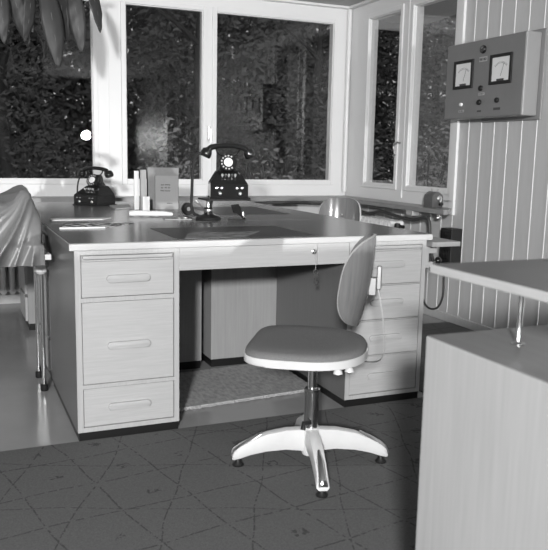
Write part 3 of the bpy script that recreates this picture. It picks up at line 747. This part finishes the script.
# ------------------------------------------------------------ wall control box with two meters
t = thing('control_box', 'grey control box with two framed meters on the panelled wall, upper right', 'control box')
XB = 2.566
b = bmesh.new(); box(b, XB, 2.672, .614, 1.333, 1.3395, 1.797, bev=.008); obj('case', b, ENAMS, t)
obj('front_panel', B(XB-.0035, XB, .619, 1.328, 1.3445, 1.792, bev=.001), ENAM, t)
b = bmesh.new(); box(b, 2.672, 2.681, .585, 1.10, 1.318, 1.815, bev=.006); obj('back_plate', b, ENAMS, t)
XP = XB-.0035
def meter(y0, y1, z0, z1):
    b = bmesh.new()
    for a, c, d, e in ((y0, y0+.018, z0, z1), (y1-.018, y1, z0, z1), (y0+.018, y1-.018, z0, z0+.018), (y0+.018, y1-.018, z1-.018, z1)): box(b, XP-.010, XP, a, c, d, e, bev=.002)
    f = obj('meter', b, BLACKM, t)
    obj('meter_face', B(XP-.003, XP, y0+.018, y1-.018, z0+.018, z1-.018), PAPER, f)
    b = bmesh.new(); cy_ = (y0+y1)/2; zc = z0+.045
    for k in range(11):
        a = R(50+8*k); box(b, -.0004, .0004, -.0010, .0010, .070, .082, M=Matrix.Translation((XP-.0035, cy_, zc)) @ Matrix.Rotation(a-pi/2, 4, 'X'))
    box(b, -.0004, .0004, -.0010, .0010, .0, .075, M=Matrix.Translation((XP-.0038, cy_, zc)) @ Matrix.Rotation(R(20), 4, 'X'))
    box(b, XP-.006, XP-.003, cy_-.03, cy_+.03, z0+.018, z0+.030)
    obj('scale', b, INK, f)
meter(1.058, 1.246, 1.520, 1.690)
meter(.712, .902, 1.524, 1.694)
def knob(y, z, r, m, name='knob'):
    obj(name, lathe(bmesh.new(), [(r, 0), (r, .008), (r*.8, .014), (0, .015)], M=Matrix.Translation((XP, y, z)) @ Matrix.Rotation(-pi/2, 4, 'Y'), seg=20), m, t, smooth=True)
knob(.974, 1.736, .024, BLACK); knob(.974, 1.742, .010, CHROME, 'knob_cap')
knob(.977, 1.512, .016, BLACKM); knob(1.157, 1.425, .011, PAPER, 'pilot_lamp'); knob(.984, 1.430, .016, BLACKM); knob(.824, 1.434, .015, BLACKM)
def plate(y, z, w, h, m=PAPERG):
    f = obj('name_plate', B(XP-.0012, XP, y-w/2, y+w/2, z-h/2, z+h/2), m, t); b = bmesh.new()
    yy = y-w/2+.006
    while yy < y+w/2-.006: box(b, XP-.0018, XP-.0012, yy, yy+.003, z-h*.28, z+h*.28); yy += random.choice((.005, .006, .009))
    obj('lettering', b, INK, f)
plate(.973, 1.680, .072, .028); plate(.972, 1.478, .055, .016); plate(1.157, 1.385, .052, .014); plate(.984, 1.378, .036, .010, INK); plate(.824, 1.385, .060, .014, INK)

# ------------------------------------------------------------ trained plant hanging at the upper left
t = thing('rubber_plant', 'large-leaved plant hanging from the ceiling at the upper left, before the window', 'plant')
b = tube(bmesh.new(), spline([(-.75, 1.95, 2.27), (-.4, 1.92, 2.20), (-.05, 1.90, 2.12), (.2, 1.9, 2.10), (.45, 1.88, 2.12)], 8), .010, 8); obj('stem', b, STEM, t, smooth=True)
b = bmesh.new(); box(b, -.79, -.71, 1.92, 1.98, 2.262, 2.288, bev=.003); obj('ceiling_hook', b, STEEL, t)
def leaf(p, q, w, tw, dy=0.):
    p = Vector(p); q = Vector(q); L = (q-p).length; d = (q-p)/L; side = Vector((cos(tw), sin(tw), 0)); side = (side-d*side.dot(d)).normalized(); nrm = d.cross(side)
    b = bmesh.new(); n = 22; rows = []
    for i in range(n+1):
        s = i/n; ww = w/2*(sin(pi*min(1, s*.985+.005))**.62)*(1-.25*s*s) if 0 < s < 1 else .0008
        c = p+d*L*s+nrm*(.03*sin(pi*s))
        rows.append([b.verts.new(c+side*ww*j/3-nrm*(.16*abs(j)/3*ww)+nrm*.002*sin(s*26+j)) for j in range(-3, 4)])
    for r0, r1 in zip(rows, rows[1:]):
        for j in range(6): b.faces.new((r0[j], r0[j+1], r1[j+1], r1[j]))
    o = obj('leaf', b, LEAF, t, smooth=True, ang=80); sm = o.modifiers.new('t', 'SOLIDIFY'); sm.thickness = .0012
    b = bmesh.new(); tube(b, [p+(q-p)*s+nrm*(.03*sin(pi*s)-.001) for s in [k/10 for k in range(11)]], [.0028-.002*k/10 for k in range(11)], 6); obj('midrib', b, LEAFR, o)
    st = bmesh.new(); tube(st, spline([(p.x, 1.9, 2.115), (p.x, p.y, p.z+.03), p], 4), .004, 6); obj('leaf_stalk', st, STEM, t)
for p, q, w, tw, y in (((.165, 2.06), (.232, 1.57), .135, .15, 1.90), ((.315, 2.06), (.362, 1.66), .105, -.2, 1.87), ((.395, 2.10), (.480, 1.79), .09, .5, 1.92),
                       ((.275, 2.06), (.300, 1.73), .085, -.8, 1.97), ((.085, 2.05), (.045, 1.70), .085, .5, 1.90), ((-.02, 2.07), (.075, 1.69), .10, -.3, 1.96),
                       ((-.085, 2.05), (-.066, 1.68), .09, .1, 1.88), ((.20, 2.05), (.150, 1.60), .07, 1.0, 1.99), ((-.17, 2.07), (-.2, 1.66), .11, .2, 1.93), ((-.33, 2.1), (-.30, 1.72), .11, -.1, 1.90)):
    leaf((p[0], y, p[1]), (q[0], y-.02, q[1]), w, tw)

# ------------------------------------------------------------ outside
struct('ground', B(-14, 30, YB+.6, 34, -.65, -.55), GROUND)
b = bmesh.new(); box(b, XL-.3, XR+1.0, YB+.13, YB+.55, 2.30, 2.36); box(b, XR+.13, XR+.95, .0, YB+.13, 2.30, 2.36); box(b, XL-.3, XR+1.0, YB+.50, YB+.55, 2.24, 2.30)
struct('trim_5', b, EAVE)
def foliage(blobs, n, size, m, name, parent, dens=1.):
    b = bmesh.new(); tot = sum(q[3]*q[4]*q[5] for q in blobs)
    for (x, y, z, rx, ry, rz) in blobs:
        c = int(n*rx*ry*rz/tot)
        for _ in range(c):
            while 1:
                p = Vector((random.uniform(-1, 1), random.uniform(-1, 1), random.uniform(-1, 1)))
                if .3 < p.length < 1: break
            o = Vector((x+p.x*rx, y+p.y*ry, z+p.z*rz)); s = size*random.uniform(.5, 1.3)
            a = Vector((random.gauss(0, 1), random.gauss(0, 1), random.gauss(0, 1))).normalized(); c2 = a.orthogonal().normalized()*.45
            vs = [b.verts.new(o+a*s), b.verts.new(o+c2*s), b.verts.new(o-a*s), b.verts.new(o-c2*s)]; b.faces.new(vs)
    o = obj(name, b, m, parent); return o
def tree(label, x, y, h, spread, m, n, size, trunk=.14, low=1.0, group='garden trees outside the windows'):
    t = thing('tree', label, 'tree', (x, y, -.55), 0, group)
    pts = spline([(0, 0, 0), (.06, .05, h*.3), (-.05, 0, h*.6), (.05, .05, h*.9)], 5)
    b = tube(bmesh.new(), pts, [trunk*(1-.75*i/(len(pts)-1)) for i in range(len(pts))], 10)
    for k in range(7):
        a = k*2.4; z = h*(.35+.08*k); r = spread*.7
        tube(b, spline([(0, 0, z), (cos(a)*r*.5, sin(a)*r*.5, z+.3), (cos(a)*r, sin(a)*r, z+.5)], 4), [trunk*.35*(1-.08*i) for i in range(9)], 6)
    obj('trunk', b, BARK, t, smooth=True)
    bl = []
    for k in range(13):
        a = k*2.4; r = spread*math.sqrt(random.random())*.75; z = random.uniform(low, h)
        bl.append((cos(a)*r, sin(a)*r, z, spread*random.uniform(.35, .55), spread*random.uniform(.35, .55), h*random.uniform(.12, .2)))
    foliage(bl, n, size, m, 'foliage', t); return t
T = [('dark spreading tree outside, seen through the left window behind the plant', .3, 8.0, 4.6, 1.15, FOLD, 9000, .045, .13, .6),
     ('leafy tree outside, filling the middle window pane', 3.2, 8.4, 4.8, 1.2, FOLD, 9500, .045, .15, .4),
     ('broad tree outside, behind the right part of the large window pane', 5.6, 9.2, 4.8, 1.1, FOLM, 9000, .045, .13, .4),
     ('tree outside near the corner, seen through the left pane of the side window', 8.6, 10.0, 4.8, 1.25, FOLM, 9000, .05, .14, .3),
     ('tree outside seen through the right pane of the side window', 7.3, 7.0, 4.0, 1.1, FOLM, 8000, .045, .14, .3)]
for a in T: tree(*a)
def shrub(label, x, y, w, h, m, n, size):
    t = thing('shrub', label, 'shrub', (x, y, -.55), 0, 'shrubs below the windows')
    b = bmesh.new()
    for k in range(6):
        a = k*1.05; tube(b, spline([(0, 0, 0), (cos(a)*w*.2, sin(a)*w*.2, h*.4), (cos(a)*w*.5, sin(a)*w*.5, h*.85)], 4), .012, 6)
    obj('stem', b, BARK, t)
    foliage([(random.uniform(-w, w)*.5, random.uniform(-w, w)*.4, h*random.uniform(.35, .8), w*.5, w*.5, h*.3) for _ in range(6)], n, size, m, 'foliage', t)
shrub('pale flowering shrub outside behind the middle window pane, next to the books', 2.0, 5.6, .50, 1.95, FOLP, 420, .04)
shrub('pale shrub outside below the large window pane, right of the phone', 3.1, 5.6, .5, 1.8, FOLP, 400, .04)
shrub('pale shrub outside in the lower right of the large window pane', 4.3, 5.6, .6, 2.0, FOLP, 800, .045)
shrub('pale shrub outside in the side window beside the corner', 5.6, 5.9, .6, 2.0, FOLP, 900, .045)
shrub('pale shrub outside beyond the sharpener in the side window', 5.0, 4.0, .6, 1.9, FOLP, 900, .045)

def hedge(label, x0, x1, y0, y1, h, m, n, size):
    t = thing('hedge', label, 'hedge', ((x0+x1)/2, (y0+y1)/2, -.55), 0, 'tall hedges at the end of the garden')
    b = bmesh.new(); w = (x1-x0)/2; d = (y1-y0)/2
    for k in range(4): tube(b, [(-w+.3+k*(2*w-.6)/3, 0, 0), (-w+.35+k*(2*w-.6)/3, .05, h*.8)], .05, 6)
    obj('stem', b, BARK, t)
    b = bmesh.new()
    for _ in range(n):
        z = h*random.random()**.9; o = Vector((random.uniform(-w, w)*.97, random.uniform(-d, d)*.95, z)); s_ = size*random.uniform(.5, 1.3)
        a = Vector((random.gauss(0, 1), random.gauss(0, .6), random.gauss(0, 1))).normalized(); c2 = a.orthogonal().normalized()*.5
        b.faces.new([b.verts.new(o+a*s_), b.verts.new(o+c2*s_), b.verts.new(o-a*s_), b.verts.new(o-c2*s_)])
    obj('foliage', b, m, t)
for k, (wd, side) in enumerate((('dark', 'far left beyond the small telephone'), ('dark', 'beyond the standing books'), ('dark', 'beyond the raised telephone'), ('dark', 'beyond the right of the large pane'), ('dark', 'beyond the corner of the room'))):
    hedge('tall dark garden hedge section, '+side, -3.5+k*3.4-.6*(k % 2), -.1+k*3.4+.6*(k % 2), 11.5+1.15*(k % 2), 12.6+1.15*(k % 2), 5.2+.3*(k % 2), FOLD if k % 2 else FOLM, 23000 if k % 2 else 17000, .10)
hedge('tall hedge section beyond the left pane of the side window', 14.2, 15.4, 8.3, 13.0, 5.6, FOLM, 19000, .11)
hedge('tall hedge section beyond the right pane of the side window', 12.8, 14.0, 4.0, 8.7, 5.6, FOLM, 19000, .11)
